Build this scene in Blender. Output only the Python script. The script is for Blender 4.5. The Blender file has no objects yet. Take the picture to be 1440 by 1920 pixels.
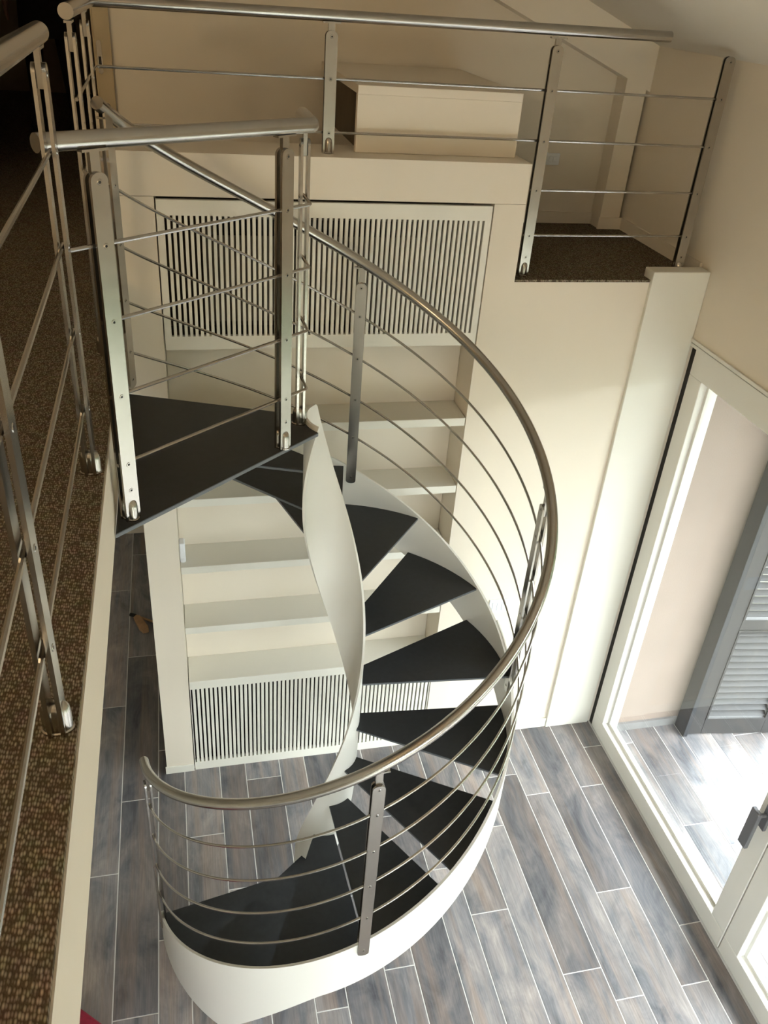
import bpy, bmesh, math, random
from mathutils import Vector, Matrix
random.seed(7)
S = bpy.context.scene
COL = S.collection
PI = math.pi
R_ = math.radians

# ------------------------------------------------------------------ camera
def cam_axes(yaw, pitch, roll):
    B = Matrix(((1, 0, 0), (0, 0, -1), (0, 1, 0)))
    cy, sy = math.cos(yaw), math.sin(yaw); Rz = Matrix(((cy, -sy, 0), (sy, cy, 0), (0, 0, 1)))
    cp, sp = math.cos(pitch), math.sin(pitch); Rx = Matrix(((1, 0, 0), (0, cp, -sp), (0, sp, cp)))
    cr, sr = math.cos(roll), math.sin(roll); Rr = Matrix(((cr, -sr, 0), (sr, cr, 0), (0, 0, 1)))
    return Rr @ Rx @ B @ Rz
A = cam_axes(0.262571461, 0.561650423, 0.0824049983)
cd = bpy.data.cameras.new('camera'); cam = bpy.data.objects.new('camera', cd); COL.objects.link(cam)
right, down, fwd = A[0], A[1], A[2]
M = Matrix(((right[0], -down[0], -fwd[0], 0.0), (right[1], -down[1], -fwd[1], 0.0),
            (right[2], -down[2], -fwd[2], 4.3), (0, 0, 0, 1)))
cam.matrix_world = M
cd.sensor_fit = 'AUTO'; cd.sensor_width = 36.0; cd.lens = 1598.436 / 1920 * 36.0
cd.clip_start = 0.02; cd.clip_end = 200
S.camera = cam

# ------------------------------------------------------------------ world, light, exposure
SKY = 24.5
w = bpy.data.worlds.new('sky'); S.world = w; w.use_nodes = True
bg = w.node_tree.nodes['Background']; bg.inputs[0].default_value = (0.89, 0.95, 1.0, 1); bg.inputs[1].default_value = SKY
S.view_settings.view_transform = 'Standard'; S.view_settings.look = 'None'
S.view_settings.gamma = 1.0; S.view_settings.use_curve_mapping = False
S.view_settings.exposure = 0.0
def portal(y0, y1, z0, z1, x):
    l = bpy.data.lights.new('window_portal', 'AREA'); l.shape = 'RECTANGLE'; l.size = z1 - z0; l.size_y = y1 - y0
    l.energy = 1; l.cycles.is_portal = True
    o = bpy.data.objects.new('window_portal', l); COL.objects.link(o)
    o.location = (x, (y0 + y1) / 2, (z0 + z1) / 2); o.rotation_euler = (0, R_(90), 0)   # -Z points to -X
portal(-1.2, 3.74, 0.1, 2.7, 2.74)
def portal_near(x0, x1, z0, z1):
    l = bpy.data.lights.new('window_portal', 'AREA'); l.shape = 'RECTANGLE'; l.size = x1 - x0; l.size_y = z1 - z0
    l.energy = 1; l.cycles.is_portal = True
    o = bpy.data.objects.new('window_portal', l); COL.objects.link(o)
    o.location = ((x0 + x1) / 2, -2.45, (z0 + z1) / 2); o.rotation_euler = (R_(90), 0, 0)   # -Z points to +Y
portal_near(0.1, 1.9, 0.1, 2.6)  # guides sky sampling through the added window behind the viewer
SUN = bpy.data.lights.new('sun', 'SUN'); SUN.energy = 3.0; SUN.angle = R_(12); SUN.color = (1.0, 0.97, 0.92)
suno = bpy.data.objects.new('sun', SUN); COL.objects.link(suno)
suno.rotation_euler = Vector((0.0, -0.20, -1.0)).to_track_quat('-Z', 'Y').to_euler()

# ------------------------------------------------------------------ materials
def nm(name):
    m = bpy.data.materials.new(name); m.use_nodes = True
    return m, m.node_tree.nodes, m.node_tree.links, m.node_tree.nodes['Principled BSDF']
def plain(name, col, rough=0.5, metal=0.0, spec=0.5, noise=0.0, nscale=8.0, bump=0.0, bscale=60.0):
    m, n, l, b = nm(name)
    b.inputs['Base Color'].default_value = (*col, 1); b.inputs['Roughness'].default_value = rough
    b.inputs['Metallic'].default_value = metal; b.inputs['Specular IOR Level'].default_value = spec
    if noise or bump:
        tc = n.new('ShaderNodeTexCoord')
    if noise:
        t = n.new('ShaderNodeTexNoise'); t.inputs['Scale'].default_value = nscale; t.inputs['Detail'].default_value = 5
        l.new(tc.outputs['Object'], t.inputs['Vector'])
        r = n.new('ShaderNodeValToRGB')
        r.color_ramp.elements[0].position = 0.3; r.color_ramp.elements[1].position = 0.7
        r.color_ramp.elements[0].color = (*[c * (1 - noise) for c in col], 1)
        r.color_ramp.elements[1].color = (*[min(1, c * (1 + noise)) for c in col], 1)
        l.new(t.outputs['Fac'], r.inputs['Fac']); l.new(r.outputs['Color'], b.inputs['Base Color'])
    if bump:
        t2 = n.new('ShaderNodeTexNoise'); t2.inputs['Scale'].default_value = bscale; t2.inputs['Detail'].default_value = 4
        l.new(tc.outputs['Object'], t2.inputs['Vector'])
        bp = n.new('ShaderNodeBump'); bp.inputs['Strength'].default_value = bump; bp.inputs['Distance'].default_value = 0.004
        l.new(t2.outputs['Fac'], bp.inputs['Height']); l.new(bp.outputs['Normal'], b.inputs['Normal'])
    return m
PAINT = plain('cream_wall_paint', (0.81, 0.73, 0.615), 0.75, spec=0.25, noise=0.012, nscale=2.5, bump=0.05, bscale=180)
CEILP = plain('cream_ceiling_paint', (0.80, 0.72, 0.60), 0.8, spec=0.2, noise=0.01, nscale=2)
LACQ = plain('ivory_lacquer', (0.81, 0.78, 0.695), 0.45, spec=0.4, noise=0.01, nscale=3)
WHITE = plain('white_steel_paint', (0.81, 0.785, 0.725), 0.38, spec=0.45, noise=0.01, nscale=4)
FRAMEW = plain('white_window_lacquer', (0.80, 0.78, 0.725), 0.4, spec=0.45)
SOCK = plain('white_plastic', (0.82, 0.83, 0.86), 0.35)
DARKSL = plain('dark_slit', (0.02, 0.018, 0.015), 0.7)
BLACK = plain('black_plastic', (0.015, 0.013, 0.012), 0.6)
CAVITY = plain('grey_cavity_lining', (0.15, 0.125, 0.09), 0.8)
ACM = plain('grey_beige_appliance', (0.22, 0.19, 0.145), 0.55)
TREAD = plain('black_tread_covering', (0.026, 0.0285, 0.032), 0.46, spec=0.45, noise=0.12, nscale=40, bump=0.03, bscale=400)
EDGE = plain('grey_steel_edge', (0.16, 0.17, 0.185), 0.45, metal=0.35)
WOOD = plain('pale_wood', (0.42, 0.24, 0.12), 0.6, noise=0.15, nscale=20)
RED = plain('crimson_fabric', (0.22, 0.004, 0.022), 0.85, noise=0.15, nscale=60, bump=0.3, bscale=300)
CLOTH = plain('black_cloth', (0.012, 0.012, 0.014), 0.9, noise=0.2, nscale=30)
SKIN = plain('skin', (0.45, 0.26, 0.18), 0.55)
HAIR = plain('dark_hair', (0.02, 0.014, 0.01), 0.6)
SHUT = plain('grey_shutter_paint', (0.045, 0.042, 0.041), 0.5, noise=0.03, nscale=6)
DARKM = plain('dark_grey_metal', (0.022, 0.024, 0.029), 0.45)
EXTW = plain('pink_white_render', (0.31, 0.24, 0.20), 0.9, noise=0.04, nscale=3, bump=0.2, bscale=90)
EXTG = plain('lawn_ground', (0.15, 0.145, 0.115), 0.9, noise=0.1, nscale=1.0)
GROUT = plain('pale_grout', (0.72, 0.70, 0.67), 0.85, noise=0.05, nscale=12)
JAMB = plain('ochre_door_lacquer', (0.50, 0.40, 0.25), 0.45, noise=0.05, nscale=5)
TRIMG = plain('grey_stone_skirting', (0.24, 0.23, 0.225), 0.6, noise=0.1, nscale=9)

def steel():
    m, n, l, b = nm('brushed_stainless_steel')
    b.inputs['Metallic'].default_value = 1.0; b.inputs['Roughness'].default_value = 0.23
    tc = n.new('ShaderNodeTexCoord'); t = n.new('ShaderNodeTexNoise'); t.inputs['Scale'].default_value = 30; t.inputs['Detail'].default_value = 6
    l.new(tc.outputs['Object'], t.inputs['Vector'])
    r = n.new('ShaderNodeValToRGB'); r.color_ramp.elements[0].color = (0.41, 0.385, 0.355, 1); r.color_ramp.elements[1].color = (0.47, 0.445, 0.41, 1)
    l.new(t.outputs['Fac'], r.inputs['Fac']); l.new(r.outputs['Color'], b.inputs['Base Color'])
    return m
STEEL = steel()

def plank_mat(name, tint=1.0):
    m, n, l, b = nm(name)
    tc = n.new('ShaderNodeTexCoord'); oi = n.new('ShaderNodeObjectInfo')
    mul = n.new('ShaderNodeMath'); mul.operation = 'MULTIPLY'; mul.inputs[1].default_value = 60.0
    l.new(oi.outputs['Random'], mul.inputs[0])
    cmb = n.new('ShaderNodeCombineXYZ'); l.new(mul.outputs[0], cmb.inputs[0]); l.new(mul.outputs[0], cmb.inputs[1]); l.new(mul.outputs[0], cmb.inputs[2])
    add = n.new('ShaderNodeVectorMath'); add.operation = 'ADD'
    l.new(tc.outputs['Object'], add.inputs[0]); l.new(cmb.outputs[0], add.inputs[1])
    mp = n.new('ShaderNodeMapping'); mp.inputs['Scale'].default_value = (5.0, 2.2, 1.0)
    l.new(add.outputs[0], mp.inputs['Vector'])
    t1 = n.new('ShaderNodeTexNoise'); t1.inputs['Scale'].default_value = 1.15; t1.inputs['Detail'].default_value = 7; t1.inputs['Roughness'].default_value = 0.62
    t1.inputs['Distortion'].default_value = 0.7
    l.new(mp.outputs['Vector'], t1.inputs['Vector'])
    r1 = n.new('ShaderNodeValToRGB'); e = r1.color_ramp.elements
    e[0].position = 0.30; e[0].color = (0.052 * tint, 0.054 * tint, 0.062 * tint, 1)
    e[1].position = 0.74; e[1].color = (0.27 * tint, 0.24 * tint, 0.225 * tint, 1)
    x = e.new(0.44); x.color = (0.118 * tint, 0.116 * tint, 0.124 * tint, 1)
    x = e.new(0.58); x.color = (0.185 * tint, 0.168 * tint, 0.165 * tint, 1)
    l.new(t1.outputs['Fac'], r1.inputs['Fac'])
    # warm streaks
    mp2 = n.new('ShaderNodeMapping'); mp2.inputs['Scale'].default_value = (16.0, 0.8, 1.0); l.new(add.outputs[0], mp2.inputs['Vector'])
    t2 = n.new('ShaderNodeTexNoise'); t2.inputs['Scale'].default_value = 1.0; t2.inputs['Detail'].default_value = 4; t2.inputs['Distortion'].default_value = 0.4
    l.new(mp2.outputs['Vector'], t2.inputs['Vector'])
    r2 = n.new('ShaderNodeValToRGB'); r2.color_ramp.elements[0].position = 0.46; r2.color_ramp.elements[0].color = (0, 0, 0, 1)
    r2.color_ramp.elements[1].position = 0.78; r2.color_ramp.elements[1].color = (0.75, 0.75, 0.75, 1)
    l.new(t2.outputs['Fac'], r2.inputs['Fac'])
    mx = n.new('ShaderNodeMixRGB'); mx.inputs[2].default_value = (0.23 * tint, 0.17 * tint, 0.135 * tint, 1)
    l.new(r2.outputs['Color'], mx.inputs[0]); l.new(r1.outputs['Color'], mx.inputs[1])
    mp3 = n.new('ShaderNodeMapping'); mp3.inputs['Scale'].default_value = (140.0, 7.0, 1.0); l.new(add.outputs[0], mp3.inputs['Vector'])
    t3 = n.new('ShaderNodeTexNoise'); t3.inputs['Scale'].default_value = 1.0; t3.inputs['Detail'].default_value = 5; l.new(mp3.outputs['Vector'], t3.inputs['Vector'])
    mr3 = n.new('ShaderNodeMapRange'); mr3.inputs['From Min'].default_value = 0.3; mr3.inputs['From Max'].default_value = 0.7
    mr3.inputs['To Min'].default_value = 0.82; mr3.inputs['To Max'].default_value = 1.12; l.new(t3.outputs['Fac'], mr3.inputs['Value'])
    gm = n.new('ShaderNodeVectorMath'); gm.operation = 'SCALE'; l.new(mx.outputs['Color'], gm.inputs[0]); l.new(mr3.outputs['Result'], gm.inputs['Scale'])
    # per plank brightness
    mr = n.new('ShaderNodeMapRange'); mr.inputs['To Min'].default_value = 0.66; mr.inputs['To Max'].default_value = 1.3
    l.new(oi.outputs['Random'], mr.inputs['Value'])
    hs = n.new('ShaderNodeHueSaturation'); l.new(mr.outputs['Result'], hs.inputs['Value']); l.new(gm.outputs[0], hs.inputs['Color'])
    l.new(hs.outputs['Color'], b.inputs['Base Color'])
    b.inputs['Roughness'].default_value = 0.40; b.inputs['Specular IOR Level'].default_value = 0.45
    bp = n.new('ShaderNodeBump'); bp.inputs['Strength'].default_value = 0.12; bp.inputs['Distance'].default_value = 0.003
    l.new(t1.outputs['Fac'], bp.inputs['Height']); l.new(bp.outputs['Normal'], b.inputs['Normal'])
    return m
PLANK = plank_mat('grey_wood_look_tile', 1.55)
PLANK_OUT = PLANK

def carpet():
    m, n, l, b = nm('brown_woven_carpet')
    tc = n.new('ShaderNodeTexCoord')
    mp = n.new('ShaderNodeMapping'); mp.inputs['Scale'].default_value = (215, 95, 60); mp.inputs['Rotation'].default_value = (0, 0, 0.12)
    l.new(tc.outputs['Object'], mp.inputs['Vector'])
    v = n.new('ShaderNodeTexVoronoi'); v.inputs['Scale'].default_value = 1.0; v.inputs['Randomness'].default_value = 0.45
    l.new(mp.outputs['Vector'], v.inputs['Vector'])
    r = n.new('ShaderNodeValToRGB'); e = r.color_ramp.elements
    e[0].position = 0.18; e[0].color = (0.44, 0.375, 0.275, 1); e[1].position = 0.62; e[1].color = (0.10, 0.074, 0.048, 1)
    l.new(v.outputs['Distance'], r.inputs['Fac'])
    t = n.new('ShaderNodeTexNoise'); t.inputs['Scale'].default_value = 40; l.new(tc.outputs['Object'], t.inputs['Vector'])
    mx = n.new('ShaderNodeMixRGB'); mx.blend_type = 'MULTIPLY'; mx.inputs[0].default_value = 0.35
    l.new(r.outputs['Color'], mx.inputs[1]); l.new(t.outputs['Color'], mx.inputs[2])
    l.new(mx.outputs['Color'], b.inputs['Base Color'])
    b.inputs['Roughness'].default_value = 0.95; b.inputs['Specular IOR Level'].default_value = 0.1
    bp = n.new('ShaderNodeBump'); bp.invert = True; bp.inputs['Strength'].default_value = 0.8; bp.inputs['Distance'].default_value = 0.004
    l.new(v.outputs['Distance'], bp.inputs['Height']); l.new(bp.outputs['Normal'], b.inputs['Normal'])
    return m
CARPET = carpet()

def glass():
    m = bpy.data.materials.new('window_glass'); m.use_nodes = True
    n = m.node_tree.nodes; l = m.node_tree.links; n.clear()
    o = n.new('ShaderNodeOutputMaterial'); t = n.new('ShaderNodeBsdfTransparent'); t.inputs[0].default_value = (0.95, 0.97, 0.96, 1)
    g = n.new('ShaderNodeBsdfGlossy'); g.inputs['Roughness'].default_value = 0.02
    lw = n.new('ShaderNodeLayerWeight'); lw.inputs[0].default_value = 0.5
    pw = n.new('ShaderNodeMath'); pw.operation = 'POWER'; pw.inputs[1].default_value = 5.0; l.new(lw.outputs['Facing'], pw.inputs[0])
    f = n.new('ShaderNodeMath'); f.operation = 'MULTIPLY_ADD'; f.inputs[1].default_value = 0.96; f.inputs[2].default_value = 0.04; l.new(pw.outputs[0], f.inputs[0])
    x = n.new('ShaderNodeMixShader'); l.new(f.outputs[0], x.inputs[0]); l.new(t.outputs[0], x.inputs[1]); l.new(g.outputs[0], x.inputs[2])
    l.new(x.outputs[0], o.inputs[0])
    return m
GLASS = glass()
HANDLE = plain('grey_satin_metal', (0.20, 0.20, 0.215), 0.4, metal=0.6)

# ------------------------------------------------------------------ mesh helpers
class MB:
    def __init__(s): s.v = []; s.f = []; s.m = []
    def box(s, x0, x1, y0, y1, z0, z1, mi=0):
        k = len(s.v)
        s.v += [(x0, y0, z0), (x1, y0, z0), (x1, y1, z0), (x0, y1, z0), (x0, y0, z1), (x1, y0, z1), (x1, y1, z1), (x0, y1, z1)]
        for f in ((0, 3, 2, 1), (4, 5, 6, 7), (0, 1, 5, 4), (1, 2, 6, 5), (2, 3, 7, 6), (3, 0, 4, 7)):
            s.f.append(tuple(k + i for i in f)); s.m.append(mi)
        return s
    def prism(s, pts, z0, z1, mi=0, side=None):
        """polygon in XY (ccw) extruded z0..z1"""
        k = len(s.v); n = len(pts)
        s.v += [(p[0], p[1], z0) for p in pts] + [(p[0], p[1], z1) for p in pts]
        s.f.append(tuple(k + n - 1 - i for i in range(n))); s.m.append(mi)
        s.f.append(tuple(k + n + i for i in range(n))); s.m.append(mi)
        for i in range(n):
            j = (i + 1) % n
            s.f.append((k + i, k + j, k + n + j, k + n + i)); s.m.append(mi if side is None else side)
        return s
    def loft(s, rings, closed=True, cap=True, mi=0):
        k = len(s.v); n = len(rings[0])
        for r in rings: s.v += [tuple(p) for p in r]
        for a in range(len(rings) - 1):
            for i in range(n if closed else n - 1):
                j = (i + 1) % n
                s.f.append((k + a * n + i, k + a * n + j, k + (a + 1) * n + j, k + (a + 1) * n + i)); s.m.append(mi)
        if cap:
            s.f.append(tuple(k + n - 1 - i for i in range(n))); s.m.append(mi)
            b = k + (len(rings) - 1) * n
            s.f.append(tuple(b + i for i in range(n))); s.m.append(mi)
        return s
    def tube(s, path, r, n=12, mi=0, cap=True):
        P = [Vector(p) for p in path]
        rings = []; prev = None
        for i, p in enumerate(P):
            t = (P[min(i + 1, len(P) - 1)] - P[max(i - 1, 0)]).normalized()
            if prev is None:
                a = Vector((0, 0, 1)) if abs(t.z) < 0.9 else Vector((1, 0, 0))
                u = t.cross(a).normalized()
            else:
                u = (prev - t * prev.dot(t)).normalized()
            prev = u; v = t.cross(u)
            rr = r[i] if isinstance(r, (list, tuple)) else r
            rings.append([p + (u * math.cos(2 * PI * q / n) + v * math.sin(2 * PI * q / n)) * rr for q in range(n)])
        return s.loft(rings, True, cap, mi)
    def build(s, name, mats, parent=None, smooth=False, loc=None, bevel=0, recalc=True):
        me = bpy.data.meshes.new(name); me.from_pydata(s.v, [], s.f)
        if not isinstance(mats, (list, tuple)): mats = [mats]
        for m in mats: me.materials.append(m)
        for p, i in zip(me.polygons, s.m): p.material_index = i
        if recalc:
            bm = bmesh.new(); bm.from_mesh(me); bmesh.ops.recalc_face_normals(bm, faces=bm.faces); bm.to_mesh(me); bm.free()
        if smooth:
            me.polygons.foreach_set('use_smooth', [True] * len(me.polygons))
            me.set_sharp_from_angle(angle=R_(38))
        me.update()
        o = bpy.data.objects.new(name, me); COL.objects.link(o)
        if loc: o.location = loc
        if parent: o.parent = parent
        if bevel:
            b = o.modifiers.new('bevel', 'BEVEL'); b.width = bevel; b.segments = 2; b.limit_method = 'ANGLE'; b.angle_limit = R_(40)
        return o
def copy_obj(o, loc, parent=None, name=None):
    c = o.copy(); COL.objects.link(c); c.location = loc; c.parent = parent if parent else o.parent
    return c
def tag(o, label, cat=None, group=None, kind=None):
    o['label'] = label
    if cat: o['category'] = cat
    if group: o['group'] = group
    if kind: o['kind'] = kind
    return o
def thing(name, label, cat, loc=(0, 0, 0), group=None):
    o = bpy.data.objects.new(name, None); COL.objects.link(o); o.location = loc; o.empty_display_size = 0.1
    return tag(o, label, cat, group)
def struct(o, label, cat='room'):
    return tag(o, label, cat, kind='structure')
def place(root):
    """children were modelled in world coordinates: shift them under a root that stands elsewhere"""
    for c in root.children:
        c.matrix_parent_inverse = Matrix.Translation(root.location).inverted()

# ------------------------------------------------------------------ dimensions
ZM = 3.11      # mezzanine floor
YB = 3.768     # bookcase front
XF = -0.22     # mezzanine edge
XW = 2.60      # window wall
SLOPE = 0.4025
def zroof(x): return 4.075 + SLOPE * (XW - x)

# ------------------------------------------------------------------ ground floor with planks
flo = MB().box(-3.5, XW + 0.12, -2.2, 6.6, -0.15, -0.0015).build('floor', GROUT)
struct(flo, 'grey and brown wood-look tile floor with pale grout lines', 'floor')
X0, PER, LEN = 0.078, 0.3735, 1.288
joints = {-4: 3.104, -3: 3.591, -2: 2.672, -1: 3.273, 0: 2.9, 1: 2.35, 2: 2.167, 3: 2.75, 4: 3.6, 5: 3.23, 6: 2.828, 7: 2.526, 8: 3.052, 9: 3.413, 10: 3.24, 11: 2.531, 12: 3.246, 13: 2.267}
def col_x(c):
    # even columns narrow (0.159), odd columns wide (0.2145); column 0 starts at X0
    k = c // 2
    return (X0 + PER * k, X0 + PER * k + 0.159) if c % 2 == 0 else (X0 + PER * k + 0.159, X0 + PER * (k + 1))
plank_mesh = {}
def plank(x0, x1, y0, y1, parent, z=0.0, mat=PLANK):
    g = 0.0027
    w_, l_ = round(x1 - x0 - 2 * g, 4), round(y1 - y0 - 2 * g, 4)
    if w_ < 0.01 or l_ < 0.01: return
    key = (w_, l_, mat.name)
    if key not in plank_mesh:
        b = 0.0012; h = 0.004
        k = MB(); a, c = w_ / 2, l_ / 2
        rings = [[(-a, -c, -h), (a, -c, -h), (a, c, -h), (-a, c, -h)], [(-a, -c, -b), (a, -c, -b), (a, c, -b), (-a, c, -b)],
                 [(-a + b, -c + b, 0), (a - b, -c + b, 0), (a - b, c - b, 0), (-a + b, c - b, 0)]]
        k.loft(rings)
        o = k.build('plank', mat); plank_mesh[key] = o.data
    else:
        o = bpy.data.objects.new('plank', plank_mesh[key]); COL.objects.link(o)
    o.location = ((x0 + x1) / 2, (y0 + y1) / 2, z); o.parent = parent
    return o
for c in range(-7, 15):
    x0, x1 = col_x(c); x1 = min(x1, XW + 0.01)
    j = joints.get(c, random.uniform(2.2, 3.4))
    while j > 0.6: j -= LEN
    y = j
    while y < 6.5:
        ya, yb = max(y, 0.3), min(y + LEN, 6.5)
        # stay clear of the bookcase body and the back wall
        if x0 >= -0.26 and ya < 4.1: yb = min(yb, YB + 0.02)
        if not (x0 >= -0.26 and ya >= YB): plank(x0, x1, ya, yb, flo)
        y += LEN

# ------------------------------------------------------------------ terrace outside
ter = MB().box(2.74, 4.9, -4.0, 3.9, -0.2, -0.022).build('floor_terrace', GROUT)
struct(ter, 'sunlit terrace floor of grey wood-look tiles outside the window', 'terrace')
for c in range(14, 26):
    x0, x1 = col_x(c); x0 = max(x0, 2.76)
    j = random.uniform(-5.2, -4.0)
    while j < 3.68:
        plank(x0, x1, max(j, -4.0), min(j + LEN, 3.7), ter, -0.02, PLANK_OUT); j += LEN
grd = MB().box(-60, 80, -70, 70, -0.5, -0.21).build('ground_outside', EXTG)
struct(grd, 'lawn around the house beyond the terrace', 'ground')

# unseen hedgerows added to block low sky light
ADDED_HEDGE = plain('added_hedge_leaves', (0.045, 0.06, 0.022), 0.8, noise=0.5, nscale=14, bump=1.0, bscale=40)
def added_hedge(label, x0, x1, y0, y1, h):
    from mathutils import noise as nz_
    bm = bmesh.new(); n = 60
    along = (y1 - y0) > (x1 - x0); L = max(y1 - y0, x1 - x0); W = min(y1 - y0, x1 - x0)
    prof = [(-0.5, 0), (-0.52, 0.35), (-0.5, 0.7), (-0.42, 0.92), (-0.2, 1.0), (0.2, 1.0), (0.42, 0.92), (0.5, 0.7), (0.52, 0.35), (0.5, 0)]
    rows = []
    for i in range(n + 1):
        t = i / n; row = []
        for (u, v) in prof:
            a, c, z = t * L, u * W, v * h
            d = nz_.noise(Vector((a * 0.9, c, z * 0.9))) * 0.18 + nz_.noise(Vector((a * 2.7, c * 2, z * 2.7))) * 0.1
            c += d * (1 if u > 0 else -1); z += d * v
            row.append(bm.verts.new((x0 + W / 2 + c, y0 + a, z - 0.21) if along else (x0 + a, y0 + W / 2 + c, z - 0.21)))
        rows.append(row)
    for i in range(n):
        for j in range(len(prof) - 1): bm.faces.new((rows[i][j], rows[i][j + 1], rows[i + 1][j + 1], rows[i + 1][j]))
    bm.faces.new(rows[0]); bm.faces.new(list(reversed(rows[-1])))
    bmesh.ops.recalc_face_normals(bm, faces=bm.faces)
    me = bpy.data.meshes.new('added_hedge'); bm.to_mesh(me); bm.free(); me.materials.append(ADDED_HEDGE)
    me.polygons.foreach_set('use_smooth', [True] * len(me.polygons))
    o = bpy.data.objects.new('added_hedge', me); COL.objects.link(o); tag(o, label, 'added_hedge')
added_hedge('unseen tall green hedgerow added beyond the lawn to block low sky', 8.5, 10.0, -14, 16, 3.6)
added_hedge('unseen green hedgerow added behind the viewer to block low sky', -9, 7.6, -12.5, -11, 2.2)

# ------------------------------------------------------------------ room shell
TH = 0.25
# right wall above the windows, and beside them
wr = MB().box(XW, XW + 0.3, -2.2, 3.78, 2.81, 4.6).box(XW, XW + 0.3, 3.78, 9.6, 0, 4.6).box(XW, XW + 0.3, -2.2, -1.25, 0, 2.81).build('wall_right', PAINT)
struct(wr, 'cream wall above the glazed doors on the right', 'wall')
# sloping ceiling
xl = -3.5
ce = MB()
ce.loft([[(XW + 0.3, -2.2, zroof(XW + 0.3)), (xl, -2.2, zroof(xl)), (xl, -2.2, zroof(xl) + 0.2), (XW + 0.3, -2.2, zroof(XW + 0.3) + 0.2)],
         [(XW + 0.3, 9.6, zroof(XW + 0.3)), (xl, 9.6, zroof(xl)), (xl, 9.6, zroof(xl) + 0.2), (XW + 0.3, 9.6, zroof(XW + 0.3) + 0.2)]])
ce = ce.build('ceiling', CEILP); struct(ce, 'sloping cream ceiling above the upper floor', 'ceiling')
wl = MB().box(xl - 0.2, xl, -2.2, 9.6, 0, 7.0).build('wall_left', PAINT); struct(wl, 'cream wall at the far left of the house', 'wall')
wn = MB()
for bx_ in ((xl - 0.2, 0.1, 0, 2.9), (1.9, XW + 0.3, 0, 2.9), (0.1, 1.9, 2.6, 2.9), (0.1, 1.9, 0, 0.1), (xl - 0.2, XW + 0.3, 2.9, 7.0)):
    wn.box(bx_[0], bx_[1], -2.4, -2.2, bx_[2], bx_[3])
wn = wn.build('wall_near', PAINT); struct(wn, 'cream wall behind the viewer', 'wall')
wf = MB().box(xl - 0.2, XW + 0.3, 9.6, 9.8, 0, 7.0).build('wall_far', plain('dim_room_brown', (0.34, 0.26, 0.17), 0.7, noise=0.1, nscale=4)); struct(wf, 'wall at the end of the dark upper room', 'wall')  # wall colour darkened to keep the far room dim
wp = MB().box(xl, -0.2, 6.5, 6.6, 0, 2.87).build('wall_passage', PAINT); struct(wp, 'wall at the end of the dark passage below', 'wall')
# lower wall between bookcase and column (front y = 3.79) and body behind the bookcase
wb = MB().box(1.56, XW, 3.79, 4.0, 0, 3.06).box(-0.24, XW, 4.075, 4.2, 0, 3.06).box(-0.24, -0.2, 4.1, 6.6, 0, 2.87).build('wall_back', PAINT)
struct(wb, 'cream wall between the bookcase and the corner pillar', 'wall')
bb = MB().box(1.562, 2.284, 3.776, 3.79, 0, 0.075).build('baseboard_back', LACQ, bevel=0.003)
struct(bb, 'white baseboard along the wall between bookcase and pillar', 'baseboard')
# mezzanine slab with carpet, far slab (nook floor)
sl = MB().box(xl, XF, -2.2, 9.6, 2.865, 3.098).build('wall_slab', PAINT); struct(sl, 'cream edge of the mezzanine floor slab above the ground floor', 'slab')
cp = MB().box(xl, XF - 0.004, -2.2, 9.6, 3.098, ZM).build('floor', CARPET); struct(cp, 'brown woven carpet covering the mezzanine floor on the left', 'carpet floor')
ns = MB().box(1.56, XW, 3.79, 4.95, 3.06, 3.098).box(XF, 1.56, 4.075, 4.95, 3.06, 3.098).build('wall_slab', PAINT); struct(ns, 'thin floor slab edge of the nook above the bookcase wall', 'slab')
nk = MB().box(1.565, XW, 3.787, 4.895, 3.098, ZM).box(XF - 0.004, 1.565, 4.075, 4.895, 3.098, ZM).build('floor', CARPET)
struct(nk, 'dark brown carpet in the upper nook beside the parapet', 'carpet floor')
# upper back wall with a door opening
ub = MB().box(-0.25, XW, 4.895, 5.1, ZM, 6.2).box(xl, -1.25, 4.895, 5.1, ZM, 6.6).box(-1.25, -0.25, 4.895, 5.1, 5.2, 6.4).build('wall_upper', PAINT)
struct(ub, 'cream back wall of the upper floor behind the railing', 'wall')
# pilaster, sloped header above it
zp = lambda x: 3.903 + SLOPE * (2.47 - x)
pp = [(2.45, ZM), (2.575, ZM), (2.575, zp(2.575)), (2.6, zp(2.6)), (2.6, zroof(2.6) + 0.02), (1.2, zroof(1.2) + 0.02), (1.2, zp(1.2)), (2.45, zp(2.45))]
pil = MB().loft([[(x, 4.77, z) for x, z in pp], [(x, 4.895, z) for x, z in pp]])
pil = pil.build('wall_pilaster', PAINT); struct(pil, 'cream pilaster and sloping header in the corner of the nook', 'wall')
sk = MB().box(-0.24, 2.45, 4.883, 4.895, ZM, 3.175).box(2.44, 2.585, 4.758, 4.77, ZM, 3.175).box(2.585, 2.598, 3.86, 4.77, ZM, 3.175).build('baseboard_upper', PAINT)
struct(sk, 'cream baseboard around the upper nook', 'baseboard')
# corner pillar
col = MB().box(2.285, 2.598, YB, 3.86, 0, 3.155).build('trim_1', LACQ, bevel=0.004)
struct(col, 'tall flat white pillar in the corner beside the glazed door', 'pillar')

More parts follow.
